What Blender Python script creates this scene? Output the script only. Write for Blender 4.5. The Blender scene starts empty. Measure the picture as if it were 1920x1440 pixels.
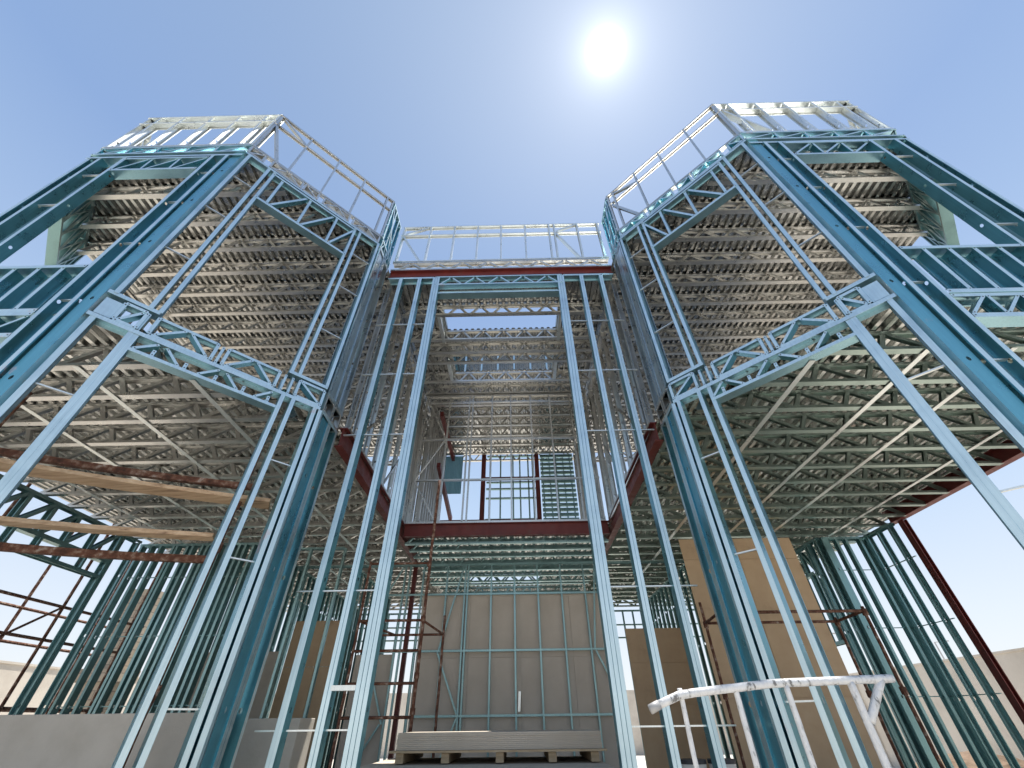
import bpy, math, random
from mathutils import Vector as V, Matrix
random.seed(7)
R = math.radians
scene = bpy.context.scene
COL = scene.collection

# ------------------------------------------------------------------ materials
def new_mat(name):
    m = bpy.data.materials.new(name); m.use_nodes = True
    nt = m.node_tree
    return m, nt, nt.nodes['Principled BSDF']

def noise(nt, scale, detail=4, rough=.6, coord='Object', stretch=None):
    tc = nt.nodes.new('ShaderNodeTexCoord'); mp = nt.nodes.new('ShaderNodeMapping')
    nt.links.new(tc.outputs[coord], mp.inputs[0])
    if stretch: mp.inputs['Scale'].default_value = stretch
    n = nt.nodes.new('ShaderNodeTexNoise'); n.inputs['Scale'].default_value = scale
    n.inputs['Detail'].default_value = detail; n.inputs['Roughness'].default_value = rough
    nt.links.new(mp.outputs[0], n.inputs['Vector'])
    return n

def ramp(nt, src, stops):
    r = nt.nodes.new('ShaderNodeValToRGB')
    el = r.color_ramp.elements
    while len(el) < len(stops): el.new(.5)
    for e, (p, c) in zip(el, stops): e.position = p; e.color = (*c, 1) if len(c) == 3 else c
    nt.links.new(src, r.inputs[0]); return r

def mat_simple(name, stops, scale=6, rough=.6, metal=0., detail=5, stretch=None, bump=0., bscale=None, rr=None):
    m, nt, b = new_mat(name)
    n = noise(nt, scale, detail, .62, stretch=stretch)
    r = ramp(nt, n.outputs['Fac'], stops)
    nt.links.new(r.outputs[0], b.inputs['Base Color'])
    b.inputs['Metallic'].default_value = metal
    b.inputs['Roughness'].default_value = rough
    if rr:
        n2 = noise(nt, scale*2.3, 3, .6)
        r2 = ramp(nt, n2.outputs['Fac'], [(.3, (rr[0],)*3), (.7, (rr[1],)*3)])
        nt.links.new(r2.outputs[0], b.inputs['Roughness'])
    if bump:
        n3 = noise(nt, bscale or scale*4, 4, .6, stretch=stretch)
        bp = nt.nodes.new('ShaderNodeBump'); bp.inputs['Strength'].default_value = bump
        bp.inputs['Distance'].default_value = .01
        nt.links.new(n3.outputs['Fac'], bp.inputs['Height']); nt.links.new(bp.outputs[0], b.inputs['Normal'])
    return m

def steel(name, base, scuff, metal, r0, r1):
    """coated light gauge steel: faint spangle, long rolling streaks and grey scuffs"""
    m, nt, b = new_mat(name)
    n = noise(nt, 2.2, 6, .65)
    lo = tuple(c*.86 for c in base)
    r = ramp(nt, n.outputs['Fac'], [(.32, lo), (.52, base), (.655, base), (.70, scuff)])
    st = noise(nt, 9, 3, .5, stretch=(6, 6, .25))
    mx = nt.nodes.new('ShaderNodeMixRGB'); mx.blend_type = 'MULTIPLY'; mx.inputs[0].default_value = .45
    r3 = ramp(nt, st.outputs['Fac'], [(.3, (.72, .74, .76)), (.65, (1, 1, 1))])
    nt.links.new(r.outputs[0], mx.inputs[1]); nt.links.new(r3.outputs[0], mx.inputs[2])
    nt.links.new(mx.outputs[0], b.inputs['Base Color'])
    b.inputs['Metallic'].default_value = metal
    r2 = ramp(nt, n.outputs['Fac'], [(.35, (r0,)*3), (.7, (r1,)*3)])
    nt.links.new(r2.outputs[0], b.inputs['Roughness'])
    n3 = noise(nt, 3.0, 3, .5)
    bp = nt.nodes.new('ShaderNodeBump'); bp.inputs['Strength'].default_value = .0 if name == 'corrugated_zinc' else .15; bp.inputs['Distance'].default_value = .015
    nt.links.new(n3.outputs['Fac'], bp.inputs['Height']); nt.links.new(bp.outputs[0], b.inputs['Normal'])
    return m

M = {}
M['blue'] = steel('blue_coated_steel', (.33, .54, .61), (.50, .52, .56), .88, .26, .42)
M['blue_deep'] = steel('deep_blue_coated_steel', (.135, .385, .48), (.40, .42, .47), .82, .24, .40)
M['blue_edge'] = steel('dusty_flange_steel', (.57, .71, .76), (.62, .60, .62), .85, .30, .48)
M['teal_edge'] = steel('dusty_teal_flange', (.30, .46, .47), (.40, .42, .42), .85, .30, .48)
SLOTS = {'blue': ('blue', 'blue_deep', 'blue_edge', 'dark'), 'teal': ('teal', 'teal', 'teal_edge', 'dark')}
M['teal'] = steel('teal_coated_steel', (.22, .37, .38), (.30, .34, .34), .88, .26, .45)
M['galv'] = steel('galvanised_steel', (.65, .64, .61), (.42, .41, .38), .95, .24, .40)
M['deck'] = steel('corrugated_zinc', (.55, .55, .53), (.40, .40, .38), 1.0, .16, .32)
M['silver'] = steel('silver_blue_steel', (.50, .58, .62), (.42, .44, .46), .9, .24, .4)
M['sage'] = steel('grey_green_steel', (.36, .44, .40), (.38, .38, .34), .9, .26, .45)
M['bright'] = steel('bright_zinc', (.75, .78, .76), (.6, .6, .58), .8, .25, .4)
M['red'] = mat_simple('red_oxide_paint', [(.3, (.075, .010, .009)), (.6, (.125, .018, .014)), (.75, (.09, .03, .025))], 3, .5, rr=(.4, .65))
M['rust'] = mat_simple('rusty_pipe', [(.3, (.05, .02, .012)), (.5, (.13, .05, .028)), (.6, (.22, .13, .09)), (.72, (.38, .33, .29))], 14, .85, bump=.5)
M['wood'] = mat_simple('weathered_timber', [(.25, (.12, .07, .04)), (.42, (.40, .27, .165)), (.62, (.52, .38, .25)), (.8, (.60, .48, .35))], 3.0, .8, stretch=(.7, 7, 7), bump=.4)
M['board'] = mat_simple('grey_cement_board', [(.3, (.52, .455, .38)), (.6, (.60, .53, .45)), (.8, (.64, .57, .49))], 1.4, .85, rr=(.75, .95))
M['brown'] = mat_simple('brown_faced_board', [(.25, (.34, .235, .145)), (.42, (.47, .335, .21)), (.6, (.51, .37, .235)), (.8, (.56, .44, .31))], 1.6, .8, detail=8, rr=(.6, .9))
M['sheet'] = mat_simple('pale_board_stack', [(.3, (.42, .36, .29)), (.6, (.52, .46, .38)), (.8, (.46, .41, .35))], 2.5, .85, stretch=(.6, 2, 55), bump=.6, bscale=6)
M['pine'] = mat_simple('pallet_pine', [(.3, (.30, .21, .12)), (.7, (.48, .37, .24))], 6, .8, stretch=(1, 5, 5))
M['conc'] = mat_simple('grey_concrete', [(.3, (.42, .385, .33)), (.55, (.49, .455, .40)), (.8, (.54, .50, .44))], 2.0, .9, bump=.25, bscale=40)
M['wall'] = mat_simple('pale_render', [(.3, (.47, .42, .36)), (.5, (.58, .53, .46)), (.75, (.64, .59, .52))], .7, .9, detail=9, bump=.3, bscale=20)
M['brick'] = None
M['white'] = mat_simple('flaking_white_paint', [(.36, (.16, .16, .16)), (.395, (.45, .46, .46)), (.45, (.60, .61, .62)), (.75, (.72, .725, .73))], 34, .5, detail=8, stretch=(1, 1, .45), bump=1.0, bscale=70)
M['sand'] = mat_simple('pale_sand', [(.3, (.47, .43, .375)), (.6, (.57, .53, .47)), (.8, (.63, .59, .53))], .35, .95, bump=.5, bscale=6)
M['plast'] = mat_simple('white_plastic', [(.3, (.7, .7, .68)), (.7, (.8, .8, .78))], 4, .4)
M['dark'] = mat_simple('dark_plastic', [(.3, (.02, .025, .03)), (.7, (.05, .05, .06))], 4, .5)
M['soil'] = mat_simple('brown_soil', [(.3, (.10, .065, .04)), (.7, (.22, .15, .10))], 5, .95, bump=.8)
M['bluesheet'] = mat_simple('blue_sheeting', [(.3, (.16, .36, .50)), (.7, (.24, .46, .60))], 3, .5, stretch=(8, 8, .3))
M['tube'] = mat_simple('grey_pole_paint', [(.3, (.3, .3, .3)), (.7, (.4, .4, .4))], 4, .5)
# brick
m, nt, b = new_mat('sandy_blockwork')
tc = nt.nodes.new('ShaderNodeTexCoord'); mp = nt.nodes.new('ShaderNodeMapping'); mp.inputs['Rotation'].default_value = (R(90), 0, 0)
bt = nt.nodes.new('ShaderNodeTexBrick'); bt.inputs['Scale'].default_value = 1.0
bt.inputs['Brick Width'].default_value = .4; bt.inputs['Row Height'].default_value = .2; bt.inputs['Mortar Size'].default_value = .012
bt.inputs['Color1'].default_value = (.42, .36, .28, 1); bt.inputs['Color2'].default_value = (.36, .30, .23, 1); bt.inputs['Mortar'].default_value = (.22, .19, .16, 1)
nt.links.new(tc.outputs['Object'], mp.inputs[0]); nt.links.new(mp.outputs[0], bt.inputs['Vector']); nt.links.new(bt.outputs[0], b.inputs['Base Color'])
b.inputs['Roughness'].default_value = .9; M['brick'] = m

# ------------------------------------------------------------------ mesh helpers
POS = {}
class MB:
    def __init__(s): s.v = []; s.f = []; s.mi = []
    def add(s, vs, fs, mi=0):
        s.mi += list(mi) if isinstance(mi, (list, tuple)) else [mi]*len(fs)
        n = len(s.v); s.v += [tuple(x) for x in vs]; s.f += [tuple(i+n for i in f) for f in fs]
    def box(s, a, b):
        x0, y0, z0 = a; x1, y1, z1 = b
        s.add([(x0,y0,z0),(x1,y0,z0),(x1,y1,z0),(x0,y1,z0),(x0,y0,z1),(x1,y0,z1),(x1,y1,z1),(x0,y1,z1)],
              [(0,3,2,1),(4,5,6,7),(0,1,5,4),(1,2,6,5),(2,3,7,6),(3,0,4,7)])
    def beam(s, p, q, w, h, up=(0,0,1)):
        """solid rectangular bar; w across, h along up"""
        p, q = V(p), V(q); d = (q-p).normalized(); sd = d.cross(V(up)).normalized(); u = sd.cross(d)
        s.add([c+sd*a*w/2+u*b*h/2 for c in (p, q) for a, b in ((-1,-1),(1,-1),(1,1),(-1,1))],
              [(0,1,2,3),(7,6,5,4),(0,4,5,1),(1,5,6,2),(2,6,7,3),(3,7,4,0)])
    def prof(s, p, q, u, v, pts, holes=None, web=None, mids=None):
        """sweep the open profile pts (along axes u, v) from p to q; holes: distances along, cut in segment index web"""
        p, q, u, v = V(p), V(q), V(u), V(v)
        L = (q-p).length; d = (q-p)/L
        for i in range(len(pts)-1):
            a = u*pts[i][0]+v*pts[i][1]; b = u*pts[i+1][0]+v*pts[i+1][1]; mi = mids[i] if mids else 0
            if holes and i == web:
                r = .021; h = .045; t0 = 0.; mid = (a+b)/2; ab = (b-a).normalized()
                for t in sorted(holes):
                    if t < h+.01 or t > L-h-.01: continue
                    s.add([p+a+d*t0, p+b+d*t0, p+b+d*(t-h), p+a+d*(t-h)], [(0,1,2,3)], mi)
                    W = (b-a).length/2
                    sq = [(-W,-h),(0,-h),(W,-h),(W,0),(W,h),(0,h),(-W,h),(-W,0)]
                    rg = [(-.7071,-.7071),(0,-1),(.7071,-.7071),(1,0),(.7071,.7071),(0,1),(-.7071,.7071),(-1,0)]
                    vs = [p+mid+d*(t+y)+ab*x for x, y in sq]+[p+mid+d*(t+y*r*1.3)+ab*x*r for x, y in rg]
                    s.add(vs, [(j,(j+1)%8,8+(j+1)%8,8+j) for j in range(8)], mi)
                    t0 = t+h
                s.add([p+a+d*t0, p+b+d*t0, q+b, q+a], [(0,1,2,3)], mi)
            else:
                s.add([p+a, p+b, q+b, q+a], [(0,1,2,3)], mi)
    def pipe(s, pts, r, n=10, caps=True):
        pts = [V(p) for p in pts]; rings = []
        for i, p in enumerate(pts):
            d = (pts[min(i+1, len(pts)-1)]-pts[max(i-1, 0)]).normalized()
            ref = V((0,0,1)) if abs(d.z) < .9 else V((0,1,0))
            a = d.cross(ref).normalized(); b = a.cross(d)
            rr = r[i] if isinstance(r, (list, tuple)) else r
            rings.append([p+a*math.cos(2*math.pi*k/n)*rr+b*math.sin(2*math.pi*k/n)*rr for k in range(n)])
        vs = [x for g in rings for x in g]; fs = []
        for i in range(len(rings)-1):
            fs += [(i*n+k, i*n+(k+1)%n, (i+1)*n+(k+1)%n, (i+1)*n+k) for k in range(n)]
        if caps: fs += [tuple(range(n-1, -1, -1)), tuple((len(rings)-1)*n+k for k in range(n))]
        s.add(vs, fs)
    def build(s, name, mat, parent=None, solid=0., label=None, cat=None, group=None, kind=None, bevel=0., smooth=False):
        if not s.v: return None
        me = bpy.data.meshes.new(name)
        c = V((0,0,0))
        xs = [p[0] for p in s.v]; ys = [p[1] for p in s.v]; zs = [p[2] for p in s.v]
        c = V(((min(xs)+max(xs))/2, (min(ys)+max(ys))/2, min(zs)))
        me.from_pydata([tuple(V(p)-c) for p in s.v], [], s.f); me.update()
        if mat in SLOTS and any(s.mi):
            for k_ in SLOTS[mat]: me.materials.append(M[k_])
            me.polygons.foreach_set('material_index', s.mi)
        else: me.materials.append(M[mat])
        o = bpy.data.objects.new(name, me); COL.objects.link(o)
        POS[o.name] = c
        if parent is not None: o.parent = parent; o.location = c-POS[parent.name]
        else: o.location = c
        if solid:
            md = o.modifiers.new('gauge', 'SOLIDIFY'); md.thickness = solid; md.offset = 0
        if bevel:
            md = o.modifiers.new('edge', 'BEVEL'); md.width = bevel; md.segments = 2; md.limit_method = 'ANGLE'
        if smooth:
            for p in me.polygons: p.use_smooth = True
        tag(o, label, cat, group, kind)
        return o

def tag(o, label=None, cat=None, group=None, kind=None):
    if label: o['label'] = label
    if cat: o['category'] = cat
    if group: o['group'] = group
    if kind: o['kind'] = kind
def empty(name, loc, label, cat, group=None):
    o = bpy.data.objects.new(name, None); COL.objects.link(o); o.location = loc; POS[o.name] = V(loc)
    tag(o, label, cat, group); return o

JIT = [0]
def jit():
    JIT[0] = (JIT[0]+1) % 7
    return JIT[0]*.0016

class Plane:
    """vertical wall plane: origin P (x, y), along t, outward normal o"""
    def __init__(s, P, t, o=None):
        s.P = V((P[0], P[1], 0)); s.t = V((t[0], t[1], 0)).normalized()
        s.o = V((o[0], o[1], 0)).normalized()
    def pt(s, a, z, d=0.): return s.P+s.t*a-s.o*d+V((0,0,z))
    def bar(s, mb, s0, z0, s1, z1, b=.045, w=.14, d=0., flip=1, lip=.014, holes=None):
        ds, dz = s1-s0, z1-z0; L = math.hypot(ds, dz)
        N = (s.t*(-dz/L)+V((0,0,ds/L)))*flip
        d += jit(); off = -b/2
        p = s.pt(s0, z0, d)+N*off; q = s.pt(s1, z1, d)+N*off
        pts = [(lip, b), (0, b), (0, 0), (w, 0), (w, b), (w-lip, b)]
        if lip == 0: pts = pts[1:-1]
        hs = None
        if holes: hs = [abs(z-z0) for z in holes if min(z0, z1) < z < max(z0, z1)]
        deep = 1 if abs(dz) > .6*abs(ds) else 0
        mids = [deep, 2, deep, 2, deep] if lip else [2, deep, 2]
        mb.prof(p, q, -s.o, N, pts, hs, (2 if lip else 1), mids)
        if w > .1 and lip and L < 3 and b > .028:      # screw heads at both ends
            dv = (q-p)/L; nd = s.o
            for e in (p+dv*.022, q-dv*.022):
                c = e+N*b/2+nd*.0025
                vs = [c+dv*.0065*math.cos(k*1.047)+N*.0065*math.sin(k*1.047)+nd*.0015 for k in range(6)]
                mb.add(vs+[x-nd*.004 for x in vs], [tuple(range(6))]+[(k, (k+1) % 6, 6+(k+1) % 6, 6+k) for k in range(6)], 3)
    def stud(s, mb, a, z0, z1, b=.05, w=.14, flip=1, d=0., holes=None):
        s.bar(mb, a, z0, a, z1, b, w, d, flip, holes=holes)
    def track(s, mb, a0, a1, z, up=1, b=.05, w=.145, d=-.0):
        s.bar(mb, a0, z, a1, z, b, w, d, up, lip=0)

RODZ = [8.62, 7.62, 6.5, 5.33, 4.15, 2.98, 1.72]

# ------------------------------------------------------------------ the house
HX, HY = 0., 9.
house = empty('steel_frame_house', (HX, HY, 0), 'unfinished two-storey house skeleton of blue and galvanised steel studs with two bay towers', 'building')

def wall_part(mat='blue', name='wall_frame'):
    return name, mat
def make_wall(tracks, studs, extra=(), mat='blue', smat=None, solid=.0022, label=None):
    """tracks: MB; studs: list of MB; extra: list of (name, MB, mat)"""
    ends = [st for st in studs if st.v]
    if len(ends) > 1 and (smat or mat) == mat:
        for st in (ends[0], ends[-1]): tracks.add(st.v, st.f, st.mi)
        ends = ends[1:-1]
    w = tracks.build('wall_frame', mat, house, solid, label=label)
    for st in ends: st.build('stud', smat or mat, w, solid)
    for n, mb, mm in extra:
        if n == 'cross_brace':
            for i in range(len(mb.f)//3):
                one = MB(); fs = mb.f[3*i:3*i+3]; ids = sorted({k for f_ in fs for k in f_}); mp_ = {k: j for j, k in enumerate(ids)}
                one.v = [mb.v[k] for k in ids]; one.f = [tuple(mp_[k] for k in f_) for f_ in fs]; one.mi = mb.mi[3*i:3*i+3]; one.build(n, mm, w, solid)
        else: mb.build(n, mm, w, solid)
    return w

def studs_at(pl, lst, z0, z1, flip=1, b=.05, w=.14, holes=None, d=0.):
    out = []
    for a in lst:
        mb = MB(); f = flip
        if isinstance(a, tuple): a, f = a
        pl.stud(mb, a, z0, z1, b, w, f, d, holes); out.append(mb)
    return out

def boxed(pl, mb, a0, a1, z0, z1, kind='n', b=.036, w=.12):
    """small framed panel: four sides and diagonals, as in the floor belt"""
    pl.bar(mb, a0, z0, a1, z0, b, w, 0, 1); pl.bar(mb, a0, z1, a1, z1, b, w, 0, -1)
    pl.bar(mb, a0, z0, a0, z1, b, w, 0, -1); pl.bar(mb, a1, z0, a1, z1, b, w, 0, 1)
    if kind == 'v':
        m = (a0+a1)/2
        pl.bar(mb, a0+.05, z0+.02, m-.03, z1-.02, b*.85, w-.01, .004); pl.bar(mb, m+.03, z1-.02, a1-.05, z0+.02, b*.85, w-.01, .004)
    elif kind == 'n': pl.bar(mb, a0+.03, z0+.02, a1-.03, z1-.02, b*.85, w-.01, .004)
    elif kind == 'z': pl.bar(mb, a0+.03, z1-.02, a1-.03, z0+.02, b*.85, w-.01, .004)

def nweb(pl, mb, a0, a1, z0, z1, n, b=.036, w=.11, mir=False):
    """vertical + diagonal per bay"""
    st = (a1-a0)/n
    for i in range(n):
        x0 = a0+i*st; x1 = x0+st
        if mir: x0, x1 = x1, x0
        if i or mir: pl.bar(mb, x0, z0, x0, z1, b, w, .006)
        pl.bar(mb, x0+(.03 if not mir else -.03), z0+.01, x1-(.04 if not mir else -.04), z1-.01, b*.85, w, .01)

def zigzag(pl, mb, a0, a1, z0, z1, pitch, b=.032, w=.05, d=.02):
    n = max(1, round((a1-a0)/pitch)); st = (a1-a0)/n
    for i in range(n):
        x = a0+i*st
        pl.bar(mb, x+.03, z0+.02, x+st/2-.03, z1-.02, b, w, d, 1, lip=0)
        pl.bar(mb, x+st/2+.03, z1-.02, x+st-.03, z0+.02, b, w, d, -1, lip=0)

def rods(pl, spans, zs, mat='bright', d=.06, parent=None):
    for z in zs:
        for a0, a1 in spans:
            mb = MB(); mb.beam(pl.pt(a0, z, d), pl.pt(a1, z, d), .028, .014)
            mb.build('bridging_rod', mat, parent or house)

GZ = .3   # slab level
for m in (-1, 1):
    # ---------- inner 45 degree facet of the bay
    F = Plane((m*4.36, 2.8), (-m*1, 1), (-m*1, -1))
    t = MB()
    F.track(t, .02, 2.62, 5.075, -1); F.track(t, .02, 2.62, GZ, 1)
    F.track(t, .5, 2.12, 4.845, 1, b=.04)
    sl = studs_at(F, [(.085, -1), (.425, 1), (.475, -1), (2.11, 1), (2.25, -1)], GZ, 5.06, holes=RODZ)
    big = MB(); F.bar(big, 2.55, GZ, 2.55, 5.06, .05, .15, 0, -1, holes=RODZ); F.bar(big, 2.63, GZ, 2.63, 5.06, .05, .15, .005, 1, holes=RODZ); sl.append(big)
    hd = MB()
    if m < 0:
        for a in (.70, 1.02, 1.34, 1.66, 1.96): F.bar(hd, a, 4.86, a, 4.95, .034, .12, .004)
        for a in (.6, 1.24, 1.88): F.bar(hd, a-.08, 4.87, a+.10, 5.04, .03, .11, .008)
        for a in (.86, 1.5): F.bar(hd, a-.08, 5.04, a+.1, 4.87, .03, .11, .008)
    else:
        for a in (.62, .95, 1.30, 1.62, 1.95): F.bar(hd, a, 4.86, a, 4.95, .034, .12, .004)
        for a in (.8, 1.46, 2.03): F.bar(hd, a-.1, 5.04, a+.08, 4.87, .03, .11, .008)
        for a in (1.12, 1.78): F.bar(hd, a-.08, 4.87, a+.10, 5.04, .03, .11, .008)
    make_wall(t, sl, [('header_truss', hd, 'blue')])
    rods(F, [(.11, .43), (2.28, 2.53)], RODZ[4:])
    # floor belt boxes
    bl = MB()
    bl2 = [(.22, .43, 'n'), (.55, 1.19, 'v'), (1.32, 1.96, 'v'), (2.24, 2.6, 'z')]
    for a0, a1, k in bl2: boxed(F, bl, a0, a1, 5.12, 5.385, k)
    F.bar(bl, .45, 5.11, .45, 5.39, .03, .14, .02, 1); F.bar(bl, 1.255, 5.11, 1.255, 5.39, .03, .14, .02, 1); F.bar(bl, 2.05, 5.11, 2.05, 5.39, .03, .14, .02, 1); F.bar(bl, 2.15, 5.11, 2.15, 5.39, .03, .14, .02, -1)
    F.bar(bl, .12, 5.13, .12, 5.38, .15, .12, .03, 1, lip=0)
    bl.build('floor_belt', 'blue', house, .0022)
    # upper wall
    t = MB()
    F.track(t, .02, .52, 5.455, 1); F.track(t, 2.06, 2.62, 5.455, 1); F.track(t, .02, 2.62, 9.33, -1)
    sl = studs_at(F, [(.085, -1), (.415, 1), (.515, -1), (2.09, 1), (2.20, -1), (2.60, 1)], 5.46, 9.32, b=.045, holes=RODZ)
    hd = MB(); F.bar(hd, .5, 8.41, 2.11, 8.41, .05, .145, 0, 1); F.bar(hd, .5, 9.26, 2.11, 9.26, .04, .13, 0, -1)
    for k, a in enumerate((.68, 1.20, 1.72)):
        F.bar(hd, a, 8.43, a, 9.25, .04, .11, .006)
        F.bar(hd, a+.05, 8.45, a+.45 if k < 2 else 2.07, 9.22, .036, .11, .01)
    make_wall(t, sl, [('header_truss', hd, 'blue')])
    rods(F, [(.10, .41), (2.22, 2.58)], RODZ[:3])
    # ring truss under the roof edge
    rg = MB()
    for a0, a1, k in ((.03, .26, 'n'), (.40, .95, 'v'), (1.0, 1.26, 'z'), (1.38, 1.9, 'v'), (2.0, 2.58, 'v')):
        boxed(F, rg, a0, a1, 9.385, 9.60, k, .03)
    rg.build('ring_truss', 'galv' if m < 0 else 'blue', house, .0022)
    # parapet
    pr = MB()
    F.bar(pr, 0, 11.17, 2.63, 11.17, .04, .07, 0, -1); F.bar(pr, 0, 10.77, 2.63, 10.77, .035, .07, 0, -1)
    F.bar(pr, 0, 9.65, 2.63, 9.65, .035, .08, 0, 1)
    for a in (.03, .64, 1.26, 1.87, 2.45, 2.6): F.bar(pr, a, 9.66, a, 11.16, .035, .075, .004)
    if m < 0: F.bar(pr, .06, 10.72, .42, 9.68, .05, .07, .002); F.bar(pr, .1, 11.12, .62, 10.8, .05, .05, .006)
    else: F.bar(pr, 2.55, 10.72, 2.1, 9.68, .05, .07, .002); F.bar(pr, 2.5, 11.12, 1.9, 10.8, .05, .05, .006)
    pr.build('parapet_frame', 'galv', house, .0022)

    # ---------- front facet
    F = Plane((m*4.36, 2.8), (m*1, 0), (0, -1))
    t = MB(); F.track(t, 0, 2.72, GZ, 1); F.track(t, 0, 2.72, 9.2, -1)
    sl = studs_at(F, [(.25, 1), (.50, 1), (2.03, -1), (2.47, -1), (2.66, 1)], GZ, 9.2, b=.055, holes=RODZ)
    cp = MB()   # corner post with its web to the front
    x0, x1 = m*4.385, m*4.555
    px = [(x0, 2.95), (x0, 2.83), (x1, 2.83), (x1, 2.95)]
    cp.prof((0, 0, GZ), (0, 0, 9.33), (1, 0, 0), (0, 1, 0), px, [z-GZ for z in RODZ], 1, [2, 1, 2])
    sl.append(cp)
    h1 = MB(); F.bar(h1, .55, 4.72, 2.0, 4.72, .06, .15, 0, 1); F.bar(h1, .55, 5.04, 2.0, 5.04, .05, .14, 0, -1)
    nweb(F, h1, .55, 2.0, 4.74, 5.03, 4, mir=(m < 0))
    sp = MB(); F.bar(sp, .55, 5.10, 2.0, 5.10, .06, .15, 0, 1); F.bar(sp, .55, 5.93, 2.0, 5.93, .05, .15, 0, -1)
    for a in (.82, 1.12, 1.42, 1.72): F.bar(sp, a, 5.12, a, 5.92, .05, .14, .004)
    h2 = MB(); F.bar(h2, .55, 8.69, 2.0, 8.69, .05, .15, 0, 1); F.bar(h2, .55, 9.13, 2.0, 9.13, .04, .14, 0, -1)
    nweb(F, h2, .55, 2.0, 8.71, 9.12, 3, mir=(m < 0))
    make_wall(t, sl, [('header_truss', h1, 'blue'), ('sill_panel', sp, 'blue'), ('header_truss', h2, 'blue')])
    rods(F, [(.29, .48)], RODZ); rods(F, [(2.07, 2.44)], RODZ[:5])
    rg = MB(); F.bar(rg, 0, 9.36, 2.74, 9.36, .04, .13, 0, 1); F.bar(rg, 0, 9.62, 2.74, 9.62, .035, .13, 0, -1)
    nweb(F, rg, .06, 2.7, 9.38, 9.6, 5, .034, .11, mir=(m < 0))
    rg.build('ring_truss', 'blue', house, .0022)
    pr = MB()
    F.bar(pr, 0, 11.17, 2.74, 11.17, .04, .12, 0, -1); F.bar(pr, 0, 10.85, 2.74, 10.85, .035, .12, 0, -1); F.bar(pr, 0, 9.68, 2.74, 9.68, .035, .12, 0, 1)
    for a in (.03, .29, .84, 1.40, 1.97, 2.47, 2.7): F.bar(pr, a, 9.69, a, 11.16, .035, .12, .004, holes=[9.86, 10.02])
    if m > 0: F.bar(pr, .1, 10.8, .62, 9.75, .05, .1, .004)
    pr.build('parapet_frame', 'bright', house, .0022)

    # ---------- outer 45 degree facet and outer side wall
    F = Plane((m*7.1, 2.82), (m*1, 1), (m*1, -1))
    t = MB(); F.track(t, 0, 2.6, 9.33, -1); F.track(t, 0, 2.6, 5.1, -1)
    sl = studs_at(F, [(.06, -1), (2.55, 1)], GZ, 9.32, holes=RODZ, w=.15)
    sl[1:1] = studs_at(F, [(.38, 1)], 5.1, 9.32, w=.15)
    hd = MB(); F.bar(hd, .3, 8.42, 2.5, 8.42, .05, .16, 0, 1); F.bar(hd, .3, 9.26, 2.5, 9.26, .04, .15, 0, -1); nweb(F, hd, .3, 2.5, 8.44, 9.25, 5, .05, .14); nweb(F, hd, .5, 2.4, 8.44, 9.25, 5, .05, .14, mir=True)
    sp = MB(); F.bar(sp, .3, 5.15, 2.5, 5.15, .05, .15, 0, 1); F.bar(sp, .3, 5.93, 2.5, 5.93, .05, .15, 0, -1)
    for a in (.6, .9, 1.2, 1.5, 1.8, 2.1, 2.4): F.bar(sp, a, 5.17, a, 5.92, .05, .14, .004)
    make_wall(t, sl, [('header_truss', hd, 'teal'), ('sill_panel', sp, 'teal')], mat='teal')
    rg = MB(); F.bar(rg, 0, 9.36, 2.6, 9.36, .04, .13, 0, 1); F.bar(rg, 0, 9.62, 2.6, 9.62, .035, .13, 0, -1); nweb(F, rg, .06, 2.55, 9.38, 9.6, 5)
    rg.build('ring_truss', 'blue', house, .0022)
    pr = MB(); F.bar(pr, 0, 11.17, 2.6, 11.17, .04, .1, 0, -1); F.bar(pr, 0, 10.85, 2.6, 10.85, .035, .1, 0, -1); F.bar(pr, 0, 9.68, 2.6, 9.68, .035, .1, 0, 1)
    for a in (.04, .5, 1.1, 1.7, 2.3, 2.56): F.bar(pr, a, 9.69, a, 11.16, .035, .1, .004)
    pr.build('parapet_frame', 'bright', house, .0022)
    # side wall first floor, x = 8.35
    F = Plane((m*8.40, 5.35), (0, 1), (m*1, 0))
    t = MB(); F.track(t, 0, 8.1, 5.30, 1); F.track(t, 0, 8.1, 9.05, -1)
    lst = [.05+.55*k for k in range(15)]
    make_wall(t, studs_at(F, lst, 5.4, 9.04), mat='galv')
    pr = MB(); F.bar(pr, 0, 11.17, 8.1, 11.17, .04, .1, 0, -1); F.bar(pr, 0, 9.68, 8.1, 9.68, .035, .1, 0, 1)
    for k in range(14): F.bar(pr, .05+.6*k, 9.69, .05+.6*k, 11.16, .035, .1, .004)
    pr.build('parapet_frame', 'bright', house, .0022)

    # ---------- return between bay and entrance, x = 2.5, y 4.68 to 5.3
    F = Plane((m*2.5, 4.70), (0, 1), (-m*1, 0))
    t = MB(); F.track(t, 0, .62, GZ, 1); F.track(t, 0, .62, 5.08, -1)
    tu = MB(); F.track(tu, 0, .62, 9.33, -1); F.track(tu, 0, .62, 5.42, 1)
    sl = studs_at(F, [(.03, 1), (.30, 1), (.36, -1), (.58, -1)], GZ, 5.06, b=.05, w=.15, holes=RODZ)
    su = studs_at(F, [(.03, 1), (.30, 1), (.36, -1), (.58, -1)], 5.44, 9.32, b=.05, w=.15, holes=RODZ)
    ft = MB(); ft.prof((m*2.52, 4.80, GZ), (m*2.52, 4.80, 5.05), (0, 1, 0), (m*1, 0, 0), [(0, .05), (0, 0), (.17, 0), (.17, .05)], [z-GZ for z in RODZ], 1, [2, 1, 2]); sl.append(ft)
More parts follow.
